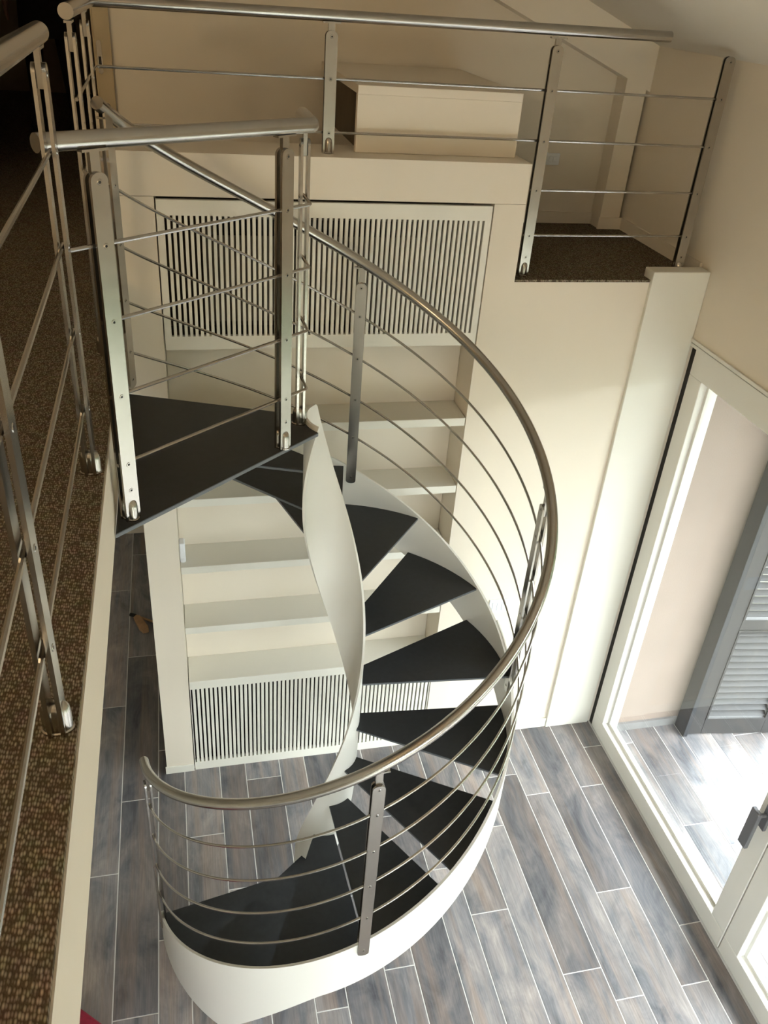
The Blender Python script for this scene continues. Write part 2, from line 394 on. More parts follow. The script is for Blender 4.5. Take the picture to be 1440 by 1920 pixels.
def added_window(name, x0, x1, z0, z1, n, label):
    f = MB(); t = 0.06
    f.box(x0, x1, -2.36, -2.28, z0, z0 + t).box(x0, x1, -2.36, -2.28, z1 - t, z1)
    for i in range(n + 1):
        xc = x0 + (x1 - x0) * i / n; a = max(x0, xc - t / 2); b = min(x1, xc + t / 2)
        f.box(a, b, -2.36, -2.28, z0 + t, z1 - t)
    o = f.build(name, FRAMEW); struct(o, label, 'window')
    for i in range(n):
        a = x0 + (x1 - x0) * i / n + t / 2; b = x0 + (x1 - x0) * (i + 1) / n - t / 2
        MB().box(a, b, -2.324, -2.316, z0 + t, z1 - t).build('pane', GLASS, o)
added_window('window_added', 0.1, 1.9, 0.1, 2.6, 2, 'unseen ground floor window added behind the viewer for more daylight')  # unseen window, added to light the surfaces facing the camera

# ------------------------------------------------------------------ upper doorway jamb
dj = MB().box(-0.325, -0.25, 4.87, 5.1, ZM, 5.2).box(-0.335, -0.325, 4.905, 5.1, ZM, 5.2).build('door_1', JAMB, bevel=0.002)
struct(dj, 'ochre door jamb at the left end of the upper back wall', 'door frame')
MB().prism([(-0.306 + 0.012 * math.cos(a), 3.862 + (0.062 if math.sin(a) > 0 else -0.062) + 0.012 * math.sin(a)) for a in [2 * PI * i / 20 for i in range(20)]], 0, 0.003).build('strike_plate', STEEL, dj)
sp = dj.children[0]
sp.data.transform(Matrix(((1, 0, 0, 0), (0, 0, -1, 4.870), (0, 1, 0, 0), (0, 0, 0, 1))))
MB().box(-0.312, -0.300, 4.865, 4.8675, 3.83, 3.865).build('keyhole', BLACK, dj)

# ------------------------------------------------------------------ glazed doors (window wall)
def sash(name, y0, y1, label, handle_y=None):
    o = MB()
    x0, x1 = XW + 0.012, XW + 0.095
    zt = 2.765
    fr = 0.12
    o.box(x0, x1, y0, y1, 0.012, 0.135).box(x0, x1, y0, y1, zt - 0.14, zt)
    o.box(x0, x1, y0, y0 + fr, 0.135, zt - 0.14).box(x0, x1, y1 - fr, y1, 0.135, zt - 0.14)
    w_ = o.build(name, FRAMEW, bevel=0.004); struct(w_, label, 'window')
    b = MB(); k = 0.018; xa, xb = XW + 0.055, XW + 0.085
    b.box(xa, xb, y0 + fr, y1 - fr, 0.135, 0.135 + k).box(xa, xb, y0 + fr, y1 - fr, zt - 0.14 - k, zt - 0.14)
    b.box(xa, xb, y0 + fr, y0 + fr + k, 0.153, zt - 0.158).box(xa, xb, y1 - fr - k, y1 - fr, 0.153, zt - 0.158)
    b.build('glazing_bead', FRAMEW, w_)
    MB().box(XW + 0.066, XW + 0.074, y0 + fr + 0.002, y1 - fr - 0.002, 0.137, zt - 0.142).build('pane', GLASS, w_)
    if handle_y is not None:
        hb = MB().box(XW - 0.006, x0, handle_y - 0.02, handle_y + 0.02, 0.93, 1.09).build('handle_plate', HANDLE, w_, bevel=0.004)
        hh = MB().tube([(XW - 0.005, handle_y, 1.03), (XW - 0.05, handle_y, 1.03)], 0.011, 10).box(XW - 0.06, XW - 0.038, handle_y - 0.012, handle_y + 0.045, 0.80, 1.05)
        hh.build('handle', HANDLE, w_, bevel=0.004)
    return w_
sash('window_1', 2.108, 3.735, 'large glazed white terrace door beside the corner pillar', 2.165)
sash('window_2', 0.45, 2.100, 'second glazed white terrace door at the lower right edge')
sash('window_3', -1.21, 0.442, 'third glazed terrace door nearest the viewer, out of frame')
tr = MB().box(XW - 0.004, XW + 0.10, -1.25, 3.768, 2.768, 2.785).box(XW - 0.010, XW + 0.10, -1.25, 3.768, 2.793, 2.81).build('trim_2', FRAMEW)
struct(tr, 'narrow double trim line above the glazed doors', 'trim')
ts = MB().box(XW + 0.03, XW + 0.14, -1.25, 3.736, -0.02, 0.011).build('trim_3', BLACK); struct(ts, 'threshold strip blackened as a shadow gap under the glazed doors', 'threshold')  # black stands for the shadow line between sash and floor
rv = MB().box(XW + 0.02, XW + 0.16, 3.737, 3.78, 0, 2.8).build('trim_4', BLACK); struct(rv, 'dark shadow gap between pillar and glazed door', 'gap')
ov = MB().box(XW + 0.10, XW + 0.165, 3.66, 3.76, 0.0, 2.75).box(XW + 0.10, XW + 0.165, -1.25, 3.66, 2.68, 2.81).build('trim_5', FRAMEW, bevel=0.004)
struct(ov, 'outer white frame of the glazed doors', 'frame')

added_eave = MB().box(XW + 0.3, 4.6, -4.0, 6.0, 2.98, 3.14).build('ceiling_added_eave', EXTW); struct(added_eave, 'unseen overhang added above the terrace to cut sky light', 'added_eave')  # unseen overhang, added to shade the upper outside wall and limit sky light
# outside pier, its skirting, folded shutter
pier = MB().box(XW + 0.165, 3.30, 3.69, 4.4, -0.02, 2.98).build('wall_outside', EXTW); struct(pier, 'pinkish rendered outside wall beyond the glass', 'wall')
ps = MB().box(XW + 0.17, 3.235, 3.672, 3.69, -0.02, 0.045).build('baseboard_outside', TRIMG); struct(ps, 'grey stone skirting of the outside wall', 'baseboard')
sh = thing('louvered_shutter', 'grey louvered shutter folded against the outside wall', 'shutter', (3.27, 3.585, -0.02))
ang = math.atan2(-0.078, 0.587)
SW, SHH = 0.62, 2.62
f_ = MB()
f_.box(0, 0.09, -0.0225, 0.0225, 0.012, SHH).box(SW - 0.09, SW, -0.0225, 0.0225, 0.012, SHH)
rails = [(0.012, 0.145), (0.945, 1.02), (1.78, 1.855), (SHH - 0.1, SHH)]
for a, b in rails: f_.box(0.09, SW - 0.09, -0.0225, 0.0225, a, b)
f_.build('frame', SHUT, sh, bevel=0.003)
bd = MB()
for (a, b) in [(0.145, 0.945), (1.02, 1.78), (1.855, SHH - 0.1)]:
    bd.box(0.09, 0.102, -0.028, -0.015, a, b).box(SW - 0.102, SW - 0.09, -0.028, -0.015, a, b).box(0.102, SW - 0.102, -0.028, -0.015, a, a + 0.014).box(0.102, SW - 0.102, -0.028, -0.015, b - 0.014, b)
bd.build('moulding', SHUT, sh)
ca, sa = math.cos(R_(38)), math.sin(R_(38))
slat0 = None
for (a, b) in [(0.16, 0.93), (1.035, 1.765), (1.87, SHH - 0.115)]:
    nsl = int((b - a) / 0.055)
    for i in range(nsl):
        zc = a + (i + 0.5) * (b - a) / nsl
        if slat0 is None:
            k = MB(); hw, ht = 0.021, 0.004
            pr = [(-hw, -ht), (hw, -ht), (hw, ht), (-hw, ht)]
            pr = [(p * ca - q * sa, p * sa + q * ca) for p, q in pr]
            k.loft([[(0.10, p, q) for p, q in pr], [(SW - 0.10, p, q) for p, q in pr]])
            slat0 = k.build('slat', SHUT, sh); slat0.location = (0, 0, zc)
        else:
            copy_obj(slat0, (0, 0, zc), sh)
sh.rotation_euler = (0, 0, ang)
hp = MB().box(3.225, 3.258, 3.55, 3.668, -0.02, 2.62).build('shutter_post', DARKM, bevel=0.003)
tag(hp, 'dark grey post between the shutter and the outside wall', 'post')

# ------------------------------------------------------------------ bookcase with grilles
bk = thing('bookcase', 'built-in ivory bookcase wall with slatted grilles behind the stairs', 'bookcase', (0.66, YB, 0))
def bpart(mb, name, mat, parent=bk, **k):
    o = mb.build(name, mat, parent, **k)
    o.matrix_parent_inverse = Matrix.Translation((-0.66, -YB, 0)); return o
XL, XR = -0.075, 1.408
lp = bpart(MB().box(-0.242, XL - 0.002, YB, 4.075, 0.0, 3.46), 'side_post', PAINT)
rp = bpart(MB().box(XR + 0.002, 1.56, YB, 4.075, 0.0, 3.46), 'side_post', PAINT)
bpart(MB().box(-0.242, 1.56, YB, 4.075, 3.462, 3.634), 'parapet', PAINT)
bpart(MB().box(-0.250, XL - 0.001, YB - 0.008, YB, 0.0, 0.06), 'plinth', LACQ, bevel=0.002)
bpart(MB().box(XL, XR, 3.985, 4.0, 0.70, 2.79), 'back_panel', PAINT)
for zt in (2.393, 1.987, 1.568, 1.151):
    bpart(MB().box(XL + 0.002, XR - 0.002, YB + 0.001, 3.985, zt - 0.045, zt), 'shelf', LACQ, bevel=0.002)
bpart(MB().box(XL + 0.002, XR - 0.002, YB - 0.004, 3.985, 0.688, 0.748), 'shelf', LACQ, bevel=0.003)
def grille(z0, z1, zs0, zs1, n, wfrac, ins, y0):
    g = MB().box(XL + 0.004, XR - 0.004, y0, y0 + 0.022, z0, zs0).box(XL + 0.004, XR - 0.004, y0, y0 + 0.022, zs1, z1)
    g.box(XL + 0.004, XL + 0.004 + ins, y0, y0 + 0.022, zs0, zs1).box(XR - 0.004 - ins, XR - 0.004, y0, y0 + 0.022, zs0, zs1)
    go = bpart(g, 'grille_panel', LACQ)
    a, b = XL + 0.004 + ins, XR - 0.004 - ins
    p = (b - a) / (n - wfrac); sw = p * wfrac
    k = MB().box(-sw / 2, sw / 2, 0, 0.020, 0, zs1 - zs0)
    s0 = None
    for i in range(n):
        x = a + (p - sw) + i * p + sw / 2
        if i == n - 1: break
        if s0 is None:
            s0 = k.build('slat', LACQ, go); s0.location = (x, y0 + 0.001, zs0)
        else: copy_obj(s0, (x, y0 + 0.001, zs0), go)
    return go
grille(2.79, 3.449, 2.853, 3.385, 60, 0.56, 0.030, YB + 0.002)
grille(0.0, 0.686, 0.066, 0.684, 59, 0.62, 0.004, YB + 0.001)
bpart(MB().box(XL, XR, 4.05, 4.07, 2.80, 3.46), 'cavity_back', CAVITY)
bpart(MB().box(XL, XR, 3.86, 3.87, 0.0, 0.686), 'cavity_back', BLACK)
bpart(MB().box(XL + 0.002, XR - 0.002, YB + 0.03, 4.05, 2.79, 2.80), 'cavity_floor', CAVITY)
# air conditioner behind the upper grille
ac = thing('air_conditioner', 'grey air conditioner behind the upper slatted grille', 'air conditioner', (0.63, 3.82, 2.90))
o = MB().box(0.12, 1.16, 3.83, 4.045, 2.90, 3.29).box(0.12, 1.16, 3.83, 4.045, 3.36, 3.385).box(0.12, 0.17, 3.83, 4.045, 3.29, 3.36).box(1.10, 1.16, 3.83, 4.045, 3.29, 3.36).build('body', ACM, ac, bevel=0.004)
o = MB().box(0.17, 1.10, 3.833, 3.84, 3.29, 3.36).build('outlet_slot', BLACK, ac)
place(ac)
# small white box on the bookcase's inner left side
sb = thing('wall_box', 'small white rounded box on the left side of the bookcase shelf', 'box', (-0.06, 3.87, 1.568))
o = MB().box(-0.075, -0.045, 3.80, 3.86, 1.60, 1.70).build('body', SOCK, sb, bevel=0.008)
o = MB().tube([(-0.06, 3.83, 1.568), (-0.06, 3.83, 1.602)], 0.016, 14).build('base', SOCK, sb, smooth=True)
place(sb)

# ------------------------------------------------------------------ box console on the parapet
bx = thing('box_console', 'low cream box console open at its left end behind the railing', 'console', (1.155, 4.3, 3.634))
MB().box(0.785, 1.525, 3.90, 4.88, 3.865, 3.90).build('top_panel', PAINT, bx, bevel=0.002)
MB().box(0.785, 1.525, 3.90, 3.935, 3.635, 3.865).build('front_panel', PAINT, bx, bevel=0.002)
MB().box(1.49, 1.525, 3.935, 4.88, 3.635, 3.865).box(1.49, 1.525, 4.08, 4.88, 3.112, 3.635).build('side_panel', PAINT, bx)
MB().box(0.81, 0.825, 3.935, 4.88, 3.635, 3.865).build('interior_shade_panel', plain('shaded_interior_brown', (0.10, 0.075, 0.045), 0.8, noise=0.1, nscale=10), bx)  # dark panel added so the open end looks shaded inside
place(bx)

# ------------------------------------------------------------------ switches
def switch(name, label, x0, x1, z0, z1, y, n):
    t = thing(name, label, 'switch', ((x0 + x1) / 2, y, z0))
    MB().box(x0, x1, y - 0.009, y, z0, z1).build('plate', SOCK, t, bevel=0.003)
    a, b = x0 + 0.018, x1 - 0.018
    for i in range(n):
        p = (b - a) / n
        MB().box(a + i * p + 0.0015, a + (i + 1) * p - 0.0015, y - 0.013, y - 0.009, z0 + 0.017, z1 - 0.017).build('rocker', SOCK, t, bevel=0.002)
    place(t)
switch('wall_switch', 'white triple switch plate on the wall right of the bookcase', 1.722, 1.848, 1.055, 1.155, 3.79, 3)
switch('wall_switch', 'cream switch plate low on the wall of the upper nook', 2.075, 2.185, 3.435, 3.50, 4.895, 3)

# ------------------------------------------------------------------ spiral staircase
AX, AY = 0.570, 2.812
RI, RO = 0.145, 0.839
TH0, DTH, RISE = R_(-170.616), R_(27.586), 0.2221
A_ON, A_IN, A_OB, A_IB = R_(-170.6), R_(-174.8), R_(-140.6), R_(-133.7)
ZL = 13 * RISE
def helix(th): return RISE + (th - TH0) / DTH * RISE
def pol(r, th, z): return (AX + r * math.cos(th), AY + r * math.sin(th), z)
st = thing('spiral_staircase', 'white steel spiral staircase with black wedge treads', 'staircase', (AX, AY, 0))
def arc(r, a, b, n): return [pol(r, a + (b - a) * i / n, 0) for i in range(n + 1)]
def tread_poly(k, d=0.0):
    o = k * DTH
    return arc(RO - d, A_ON + o, A_OB + o, 8) + arc(RI + d, A_IB + o, A_IN + o, 4)
for k in range(12):
    z = (k + 1) * RISE
    pts = tread_poly(k)
    t_ = MB().prism(pts, z - 0.012, z - 0.003).build('tread', EDGE, st)
    cx = sum(p[0] for p in pts) / len(pts); cy = sum(p[1] for p in pts) / len(pts)
    pc = [(cx + (p[0] - cx) * 0.997, cy + (p[1] - cy) * 0.997) for p in pts]
    MB().prism(pc, z - 0.003, z).build('tread_covering', TREAD, t_)
# landing one riser below the mezzanine
lpts = [(XF + 0.003, 2.135)] + [p for p in arc(RI, R_(221.5), R_(160), 10)] + [(XF + 0.003, 3.098)]
lpts = [(p[0], p[1]) for p in lpts]
l_ = MB().prism(lpts, ZL - 0.014, ZL - 0.003).build('landing', EDGE, st)
cx = sum(p[0] for p in lpts) / len(lpts); cy = sum(p[1] for p in lpts) / len(lpts)
MB().prism([(cx + (p[0] - cx) * 0.997, cy + (p[1] - cy) * 0.997) for p in lpts], ZL - 0.003, ZL).build('landing_covering', TREAD, l_)
def shell(r0, r1, a0, a1, zt, zb, n):
    m = MB(); rings = []
    for i in range(n + 1):
        th = a0 + (a1 - a0) * i / n
        t, b = zt(th), zb(th)
        if t - b < 0.004: t = b + 0.004
        rings.append([pol(r0, th, b), pol(r1, th, b), pol(r1, th, t), pol(r0, th, t)])
    return m.loft(rings)
shell(RO, RO + 0.012, R_(-171.5), R_(160), lambda t: min(helix(t) + 0.012, ZL), lambda t: max(helix(t) - 0.275 - 0.26 * max(0.0, (R_(-100) - t) / R_(32)) ** 1.4, 0.001), 130).build('outer_stringer', WHITE, st, smooth=True)
shell(RI - 0.010, RI, R_(-186), R_(222), lambda t: min(helix(t) + 0.28, ZL + 0.018), lambda t: max(helix(t) - 0.475, 0.001), 120).build('inner_stringer', WHITE, st, smooth=True)
shell(RO + 0.0122, RO + 0.018, R_(-4), R_(11), lambda t: helix(t) + 0.016, lambda t: helix(t) - 0.22, 8).build('splice_plate', WHITE, st, smooth=True)
place(st)
for c in st.children:
    for g in c.children: g.matrix_parent_inverse = Matrix.Identity(4)

# ------------------------------------------------------------------ railing kit
BW, BT, GAP, HR, RR = 0.048, 0.008, 0.014, 0.0215, 0.0055
def bar_profile(z0, z1, round_top=True, round_bot=True, n=8):
    r = BW / 2; pts = []
    if round_bot: pts += [(r * math.cos(a), z0 + 0.6 * r + 0.6 * r * math.sin(a)) for a in [PI + PI * i / n for i in range(n + 1)]]
    else: pts += [(-r, z0), (r, z0)]
    if round_top: pts += [(r * math.cos(a), z1 - 0.8 * r + 0.8 * r * math.sin(a)) for a in [PI * i / n for i in range(n + 1)]]
    else: pts += [(r, z1), (-r, z1)]
    return pts
def post(parent, x, y, ang, z0, z1, zrail, rods, foot=True, bracket=True, bot_round=False, screws=True, extra=()):
    """two flat bars sandwiching the rods; ang = direction of the rail"""
    c, s = math.cos(ang), math.sin(ang)
    def W(u, v, z): return (x + u * c - v * s, y + u * s + v * c, z)
    m = MB()
    for sg in (-1, 1):
        pr = bar_profile(z0, z1, True, bot_round)
        va, vb = sg * GAP / 2, sg * (GAP / 2 + BT)
        m.loft([[W(u, va, z) for u, z in pr], [W(u, vb, z) for u, z in pr]])
    p = m.build('post', STEEL, parent, smooth=True)
    # tongue and saddle that carry the handrail
    t = MB(); rings = []
    g = GAP / 2 - 0.001
    for u, v in ((1, 1),):
        t.loft([[W(-0.013, -g, z1 - 0.05), W(0.013, -g, z1 - 0.05), W(0.013, g, z1 - 0.05), W(-0.013, g, z1 - 0.05)],
                [W(-0.013, -g, zrail - HR - 0.003), W(0.013, -g, zrail - HR - 0.003), W(0.013, g, zrail - HR - 0.003), W(-0.013, g, zrail - HR - 0.003)]])
        t.loft([[W(-0.036, -0.011, zrail - HR - 0.004), W(0.036, -0.011, zrail - HR - 0.004), W(0.036, 0.011, zrail - HR - 0.004), W(-0.036, 0.011, zrail - HR - 0.004)],
                [W(-0.036, -0.011, zrail - HR + 0.002), W(0.036, -0.011, zrail - HR + 0.002), W(0.036, 0.011, zrail - HR + 0.002), W(-0.036, 0.011, zrail - HR + 0.002)]])
    if bracket: t.build('bracket', STEEL, p)
    if foot:
        prof = [(1.12, 0.0), (1.12, 0.004), (1.0, 0.006), (1.0, 0.042), (0.95, 0.052), (0.80, 0.060), (0.5, 0.066), (0.05, 0.068)]
        f = MB(); f.loft([[W(0.019 * k * math.cos(2 * PI * i / 20), 0.0265 * k * math.sin(2 * PI * i / 20), z0 + h) for i in range(20)] for k, h in prof])
        f.build('foot', STEEL, p, smooth=True)
    if screws:
        for zz in list(rods) + [z1 - 0.022] + list(extra):
            for sg in (-1, 1):
                vb = sg * (GAP / 2 + BT)
                q = MB(); q.loft([[W(0.0075 * math.cos(2 * PI * i / 10), vb, zz + 0.0075 * math.sin(2 * PI * i / 10)) for i in range(10)],
                                  [W(0.0065 * math.cos(2 * PI * i / 10), vb + sg * 0.0012, zz + 0.0065 * math.sin(2 * PI * i / 10)) for i in range(10)]])
                q.loft([[W(0.0036 * math.cos(2 * PI * i / 8), vb + sg * 0.0010, zz + 0.0036 * math.sin(2 * PI * i / 8)) for i in range(8)],
                        [W(0.0034 * math.cos(2 * PI * i / 8), vb + sg * 0.0015, zz + 0.0034 * math.sin(2 * PI * i / 8)) for i in range(8)]], mi=1)
                q.build('screw', [STEEL, BLACK], p)
    return p
RODS = (0.19, 0.395, 0.605, 0.81)
def smooth_corner(path, r=0.03, n=6):
    P = [Vector(p) for p in path]; out = [P[0]]
    for i in range(1, len(P) - 1):
        a, b, c = P[i - 1], P[i], P[i + 1]
        d1, d2 = (a - b).normalized(), (c - b).normalized()
        s, e = b + d1 * r, b + d2 * r
        for k in range(n + 1):
            t = k / n; out.append((1 - t) ** 2 * s + 2 * t * (1 - t) * b + t * t * e)
    out.append(P[-1]); return out
def rail(parent, path, name='handrail', r=HR, n=24):
    return MB().tube(path, r, n).build(name, STEEL, parent, smooth=True)
def rod(parent, path): return MB().tube(path, RR, 8).build('rod', STEEL, parent, smooth=True)

# near mezzanine railing
n1 = thing('railing', 'steel railing on the carpet edge nearest the viewer at the left', 'railing', (-0.257, 1.2, ZM))
for y in (0.245, 1.177, 2.11):
    post(n1, -0.257, y, PI / 2, ZM, ZM + 0.985, ZM + 1.035, [ZM + h for h in RODS])
rail(n1, [(-0.257, -0.8, ZM + 1.035), (-0.257, 2.175, ZM + 1.035)])
for h in RODS: rod(n1, [(-0.257, -0.8, ZM + h), (-0.257, 2.125, ZM + h)])
place(n1)

# landing railing
n2 = thing('railing', 'short steel railing along the front edge of the black landing', 'railing', (0.1, 2.4, ZL))
LA, LB, LCn, LCp = (-0.176, 2.222), (0.321, 2.621), (0.405, 2.688), (0.405, 2.80)
a2 = math.atan2(LB[1] - LA[1], LB[0] - LA[0])
rz = [ZL + h for h in (0.185, 0.395, 0.605, 0.80)]
post(n2, LA[0], LA[1], a2, ZL, ZL + 0.972, 3.930, rz, extra=(ZL + 0.10,))
post(n2, LB[0], LB[1], a2, ZL, ZL + 0.972, 3.914, rz, extra=(ZL + 0.10,))
post(n2, LCp[0], LCp[1], PI / 2, ZL, ZL + 0.972, 3.912, rz)
rail(n2, smooth_corner([(-0.290, 2.148, 3.930), (LCn[0] + 0.006, LCn[1] + 0.004, 3.912), (LCp[0] + 0.004, LCp[1] + 0.095, 3.912)], 0.012, 3))
for i, z in enumerate(rz):
    sx, sy = (LA[0] - 0.075, LA[1] - 0.055) if i == 3 else (LA[0] - 0.02, LA[1] - 0.016)
    rod(n2, smooth_corner([(sx, sy, z), (LCn[0] + 0.006, LCn[1] + 0.004, z), (LCp[0], LCp[1] + 0.02, z)], 0.012, 4))
place(n2)

# far railing along the parapet, turning at the mezzanine corner
n3 = thing('railing', 'long steel railing along the parapet and nook at the top', 'railing', (1.0, 3.865, ZM))
XC, YF = -0.262, 3.865
for y in (2.947, 3.52): post(n3, XC, y, PI / 2, ZM, ZM + 0.985, ZM + 1.035, [ZM + h for h in RODS])
post(n3, 0.658, YF, 0, 3.634, ZM + 0.985, ZM + 1.035, [ZM + RODS[2], ZM + RODS[3]])
post(n3, 1.633, YF, 0, ZM, ZM + 0.985, ZM + 1.035, [ZM + h for h in RODS], extra=(ZM + 0.09,))
post(n3, 2.475, 3.885, 0, ZM, ZM + 0.985, ZM + 1.020, [ZM + h for h in RODS], extra=(ZM + 0.09,), bracket=False)
rail(n3, smooth_corner([(XC, 2.885, ZM + 1.04), (XC, YF, ZM + 1.03), (2.15, YF, ZM + 1.045)], 0.012, 3))
for h in RODS[2:]:
    rod(n3, smooth_corner([(XC, 2.93, ZM + h), (XC, YF, ZM + h), (2.475, 3.885, ZM + h)], 0.02, 4))
for h in RODS[:2]:
    rod(n3, [(XC, 2.93, ZM + h), (XC, 3.765, ZM + h)]); rod(n3, [(1.61, YF, ZM + h), (2.475, 3.885, ZM + h)])
place(n3)

# spiral railing
n4 = thing('railing', 'curved steel railing spiralling down the outside of the staircase', 'railing', (AX, AY, 0.2))
RH = RO + 0.006
def off(th): return 1.052 - 0.00024 * math.degrees(th)
def hel(o, a, b, n=150, r=RH): return [pol(r, a + (b - a) * i / n, helix(a + (b - a) * i / n) + (o(a + (b - a) * i / n) if callable(o) else o)) for i in range(n + 1)]
rail(n4, hel(off, R_(-174), R_(159)))
for h in (0.19, 0.395, 0.605, 0.81):
    rod(n4, hel(lambda t, h=h: h + (off(t) - 1.052) * h, R_(-170), R_(157)))
for d in (-169, -88.5, -6, 75, 156):
    th = R_(d); x, y, z = pol(RH, th, helix(th))
    if d == 156: z = ZL + 0.07
    post(n4, x, y, th + PI / 2, z - 0.07, z + 0.965 + (off(th) - 1.052), helix(th) + off(th), [helix(th) + h * (1 + (off(th) - 1.052)) for h in (0.19, 0.395, 0.605, 0.81)], foot=False, bot_round=True, extra=(z - 0.035,))
place(n4)

# ------------------------------------------------------------------ small things
wt = thing('wooden_block', 'pale wooden block with a thin stick on the dark passage floor', 'wooden block', (-0.42, 5.2, 0.002))
o = MB().prism([(-0.50 + 0.02, 5.30), (-0.435, 5.165), (-0.405, 5.125), (-0.365, 5.135), (-0.368, 5.18), (-0.43, 5.315), (-0.46, 5.325)], 0.002, 0.03).build('block', WOOD, wt, bevel=0.004)
o = MB().tube([(-0.47, 5.335, 0.014), (-0.30, 5.22, 0.014)], 0.008, 8).build('stick', WOOD, wt)
o = MB().tube([(-0.505, 5.35, 0.016), (-0.465, 5.33, 0.016)], 0.014, 10).build('cap', BLACK, wt)
place(wt)

po = thing('pouf', 'crimson fabric pouf at the bottom left corner under the slab', 'pouf', (-0.757, 1.985, 0))
ang_p = R_(-42)
def rbox(cx, cy, hx, hy, z0, z1, rot, rad=0.06):
    pts = []
    for qx, qy, a0 in ((1, 1, 0), (-1, 1, 90), (-1, -1, 180), (1, -1, 270)):
        for i in range(6):
            a = R_(a0 + i * 18); pts.append((qx * (hx - rad) + rad * math.cos(a), qy * (hy - rad) + rad * math.sin(a)))
    def ring(sc, z): return [(cx + (p[0] * math.cos(rot) - p[1] * math.sin(rot)) * sc, cy + (p[0] * math.sin(rot) + p[1] * math.cos(rot)) * sc, z) for p in pts]
    return MB().loft([ring(0.97, z0), ring(1, z0 + 0.02), ring(1, z1 - 0.03), ring(0.985, z1 - 0.008), ring(0.95, z1)])
rbox(-0.757, 1.985, 0.25, 0.25, 0.03, 0.40, ang_p).build('cushion', RED, po, smooth=True)
for dx, dy in ((0.17, 0.17), (-0.17, 0.17), (-0.17, -0.17), (0.17, -0.17)):
    x = -0.757 + dx * math.cos(ang_p) - dy * math.sin(ang_p); y = 1.985 + dx * math.sin(ang_p) + dy * math.cos(ang_p)
    MB().tube([(x, y, 0.0), (x, y, 0.035)], 0.02, 12).build('foot', BLACK, po)
place(po)

# ------------------------------------------------------------------ unseen warm globe added upstairs for fill light, behind the viewer
def fill_lamp_mat(c, st_):
    m = bpy.data.materials.new('warm_fill_glow'); m.use_nodes = True
    n = m.node_tree.nodes; n.clear(); o = n.new('ShaderNodeOutputMaterial'); e = n.new('ShaderNodeEmission')
    e.inputs[0].default_value = (*c, 1); e.inputs[1].default_value = st_; m.node_tree.links.new(e.outputs[0], o.inputs[0]); return m
FILL_LAMP = fill_lamp_mat((1.0, 0.82, 0.54), 41.0)
la = thing('added_pendant', 'unseen round pendant added behind the viewer as warm fill light', 'fill_lamp', (-2.8, -1.6, 4.95))
rings = []
for i in range(13):
    a = PI * i / 12; rings.append([(-2.8 + 0.24 * max(0.01, math.sin(a)) * math.cos(2 * PI * j / 24), -1.6 + 0.24 * max(0.01, math.sin(a)) * math.sin(2 * PI * j / 24), 4.95 - 0.24 * math.cos(a)) for j in range(24)])
MB().loft(rings).build('globe', FILL_LAMP, la, smooth=True)
MB().tube([(-2.8, -1.6, 5.19), (-2.8, -1.6, zroof(-2.8) - 0.002)], 0.006, 8).build('cable', BLACK, la)
MB().tube([(-2.8, -1.6, 5.175), (-2.8, -1.6, 5.24)], 0.03, 14).build('holder', STEEL, la)
place(la)

# ------------------------------------------------------------------ person in the dark room beyond the doorway
def grow(name, verts, edges, radii, mat, parent, root=0, sub=2):
    """skin + subdivision evaluated into a plain mesh"""
    me = bpy.data.meshes.new(name + '_bones'); bm = bmesh.new()
    ly = bm.verts.layers.skin.verify()
    bv = [bm.verts.new(v) for v in verts]
    for i, v in enumerate(bv):
        r = radii[i]; v[ly].radius = r if isinstance(r, tuple) else (r, r); v[ly].use_root = (i == root)
    for a, b in edges: bm.edges.new((bv[a], bv[b]))
    bm.to_mesh(me); bm.free()
    o = bpy.data.objects.new(name + '_bones', me); COL.objects.link(o)
    m = o.modifiers.new('s', 'SKIN'); m.use_smooth_shade = True
    d = o.modifiers.new('d', 'SUBSURF'); d.levels = sub; d.render_levels = sub
    dg = bpy.context.evaluated_depsgraph_get(); dg.update()
    ev = bpy.data.meshes.new_from_object(o.evaluated_get(dg)); ev.name = name
    bpy.data.objects.remove(o)
    ev.materials.clear(); ev.materials.append(mat)
    ev.polygons.foreach_set('use_smooth', [True] * len(ev.polygons))
    r = bpy.data.objects.new(name, ev); COL.objects.link(r); r.parent = parent
    return r
pe = thing('person', 'person in dark trousers and long dark jacket standing in the doorway', 'person', (-0.83, 7.6, ZM))
hz = 0.0
V = [(0, 0, 0.92), (0, 0, 1.08), (0, 0, 1.28), (0, 0, 1.44), (0, -0.01, 1.53), (0, -0.02, 1.60), (0, -0.02, 1.72),
     (-0.10, 0, 0.86), (-0.12, -0.01, 0.48), (-0.13, 0.01, 0.10), (-0.135, -0.10, 0.045), (-0.14, -0.19, 0.035),
     (0.10, 0, 0.86), (0.12, -0.01, 0.48), (0.14, 0.01, 0.10), (0.15, -0.10, 0.045), (0.16, -0.19, 0.035),
     (-0.19, 0, 1.42), (-0.25, 0.01, 1.13), (-0.26, -0.05, 0.88), (0.19, 0, 1.42), (0.25, 0.01, 1.13), (0.26, -0.05, 0.88)]
Ed = [(0, 1), (1, 2), (2, 3), (3, 4), (4, 5), (5, 6), (0, 7), (7, 8), (8, 9), (9, 10), (10, 11), (0, 12), (12, 13), (13, 14), (14, 15), (15, 16),
      (3, 17), (17, 18), (18, 19), (3, 20), (20, 21), (21, 22)]
Rd = [(0.15, 0.11), (0.14, 0.105), (0.16, 0.11), (0.13, 0.09), 0.058, 0.075, 0.085, 0.095, 0.07, 0.05, 0.045, 0.035, 0.095, 0.07, 0.05, 0.045, 0.035,
      0.06, 0.048, 0.036, 0.06, 0.048, 0.036]
grow('body', V, Ed, Rd, CLOTH, pe)
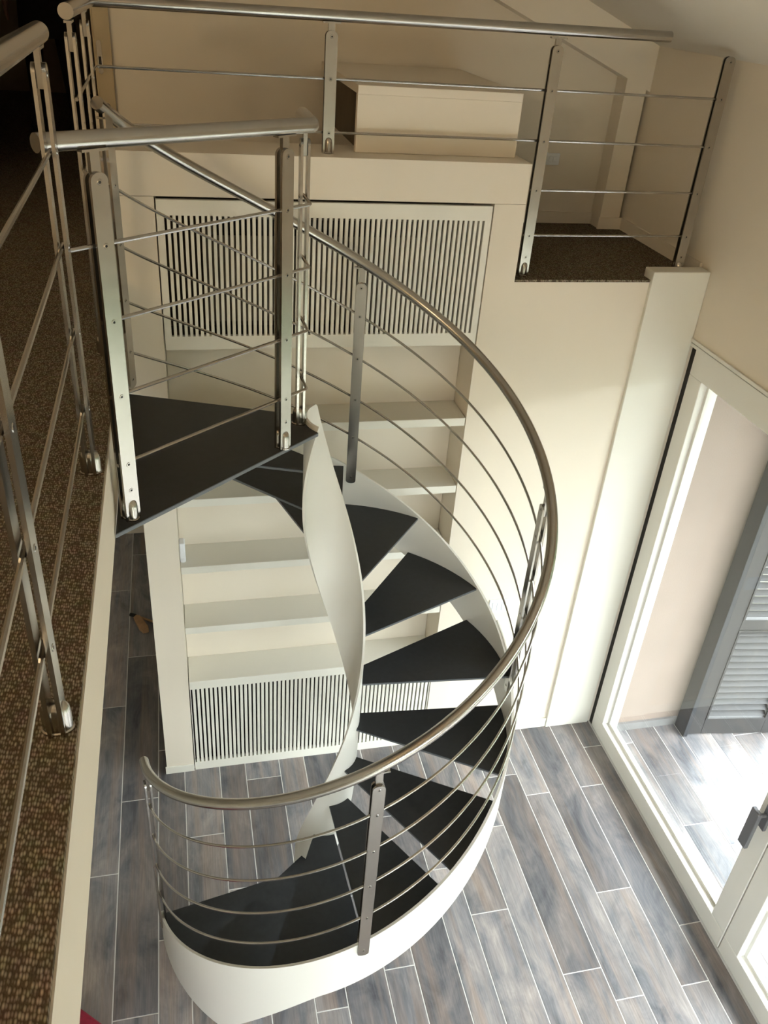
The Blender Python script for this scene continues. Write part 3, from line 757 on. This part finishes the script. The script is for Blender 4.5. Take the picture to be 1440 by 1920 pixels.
# head with face, hair, hands
hd = MB(); rings = []
for i in range(13):
    a = PI * i / 12; zz = 1.66 - 0.115 * math.cos(a) ; rr = max(0.004, math.sin(a))
    wd = 0.076 * rr * (1.0 if zz > 1.62 else 0.90); dp = 0.094 * rr
    rings.append([(wd * math.cos(2 * PI * j / 20), -0.025 + dp * math.sin(2 * PI * j / 20), zz) for j in range(20)])
hd.loft(rings); hdo = hd.build('head', SKIN, pe, smooth=True)
no = MB().loft([[(-0.012, -0.112, 1.64), (0.012, -0.112, 1.64), (0.004, -0.112, 1.69), (-0.004, -0.112, 1.69)], [(-0.006, -0.135, 1.642), (0.006, -0.135, 1.642), (0.002, -0.118, 1.688), (-0.002, -0.118, 1.688)]]).build('nose', SKIN, hdo)
for sx in (-1, 1):
    MB().tube([(sx * 0.030, -0.108, 1.678), (sx * 0.030, -0.116, 1.678)], 0.009, 8).build('eye', BLACK, hdo)
    MB().tube([(sx * 0.072, -0.02, 1.66), (sx * 0.084, -0.015, 1.665)], 0.022, 10).build('ear', SKIN, hdo)
MB().box(-0.022, 0.022, -0.112, -0.105, 1.604, 1.612).build('mouth', RED, hdo)
hr_ = MB(); rings = []
for i in range(9):
    a = PI * 0.5 * i / 8; zz = 1.665 + 0.125 * math.sin(a); rr = max(0.004, math.cos(a))
    rings.append([(0.086 * rr * math.cos(2 * PI * j / 20), -0.008 + 0.104 * rr * math.sin(2 * PI * j / 20), zz) for j in range(20)])
hr_.loft(rings).build('hair', HAIR, pe, smooth=True)
for sx in (-1, 1):
    hv = [(sx * 0.26, -0.05, 0.90), (sx * 0.262, -0.058, 0.83), (sx * 0.262, -0.062, 0.79)]
    he = [(0, 1), (1, 2)]; hrad = [0.026, (0.022, 0.034), (0.016, 0.034)]
    for q, (dy, ln) in enumerate(((-0.03, 0.06), (-0.01, 0.07), (0.01, 0.068), (0.028, 0.055))):
        b = len(hv); hv += [(sx * 0.262, -0.062 + dy, 0.785 - ln * 0.5), (sx * 0.255, -0.062 + dy, 0.785 - ln)]
        he += [(2, b), (b, b + 1)]; hrad += [0.0085, 0.0075]
    b = len(hv); hv += [(sx * 0.255, -0.10, 0.82), (sx * 0.25, -0.112, 0.785)]; he += [(1, b), (b, b + 1)]; hrad += [0.010, 0.008]
    grow('hand', hv, he, hrad, SKIN, pe, 1, 1)
jk = MB(); rings = []
for zz, wx, wy in ((0.62, 0.205, 0.165), (0.70, 0.20, 0.16), (0.92, 0.185, 0.145), (1.10, 0.175, 0.135), (1.30, 0.185, 0.14), (1.40, 0.165, 0.12)):
    rings.append([(wx * math.cos(2 * PI * j / 24), wy * math.sin(2 * PI * j / 24), zz) for j in range(24)])
jk.loft(rings, cap=False).build('jacket', CLOTH, pe, smooth=True)
for sx in (-1, 1):
    bt = MB(); rings = []
    x = sx * 0.138
    for yy, wd, ht in ((0.07, 0.035, 0.06), (0.06, 0.045, 0.10), (0.0, 0.05, 0.12), (-0.08, 0.05, 0.085), (-0.16, 0.048, 0.065), (-0.205, 0.03, 0.045)):
        rings.append([(x + wd * math.cos(a), yy, max(0.0, ht / 2 + ht / 2 * math.sin(a))) for a in [2 * PI * j / 14 for j in range(14)]])
    bt.loft(rings).build('boot', CLOTH, pe, smooth=True)
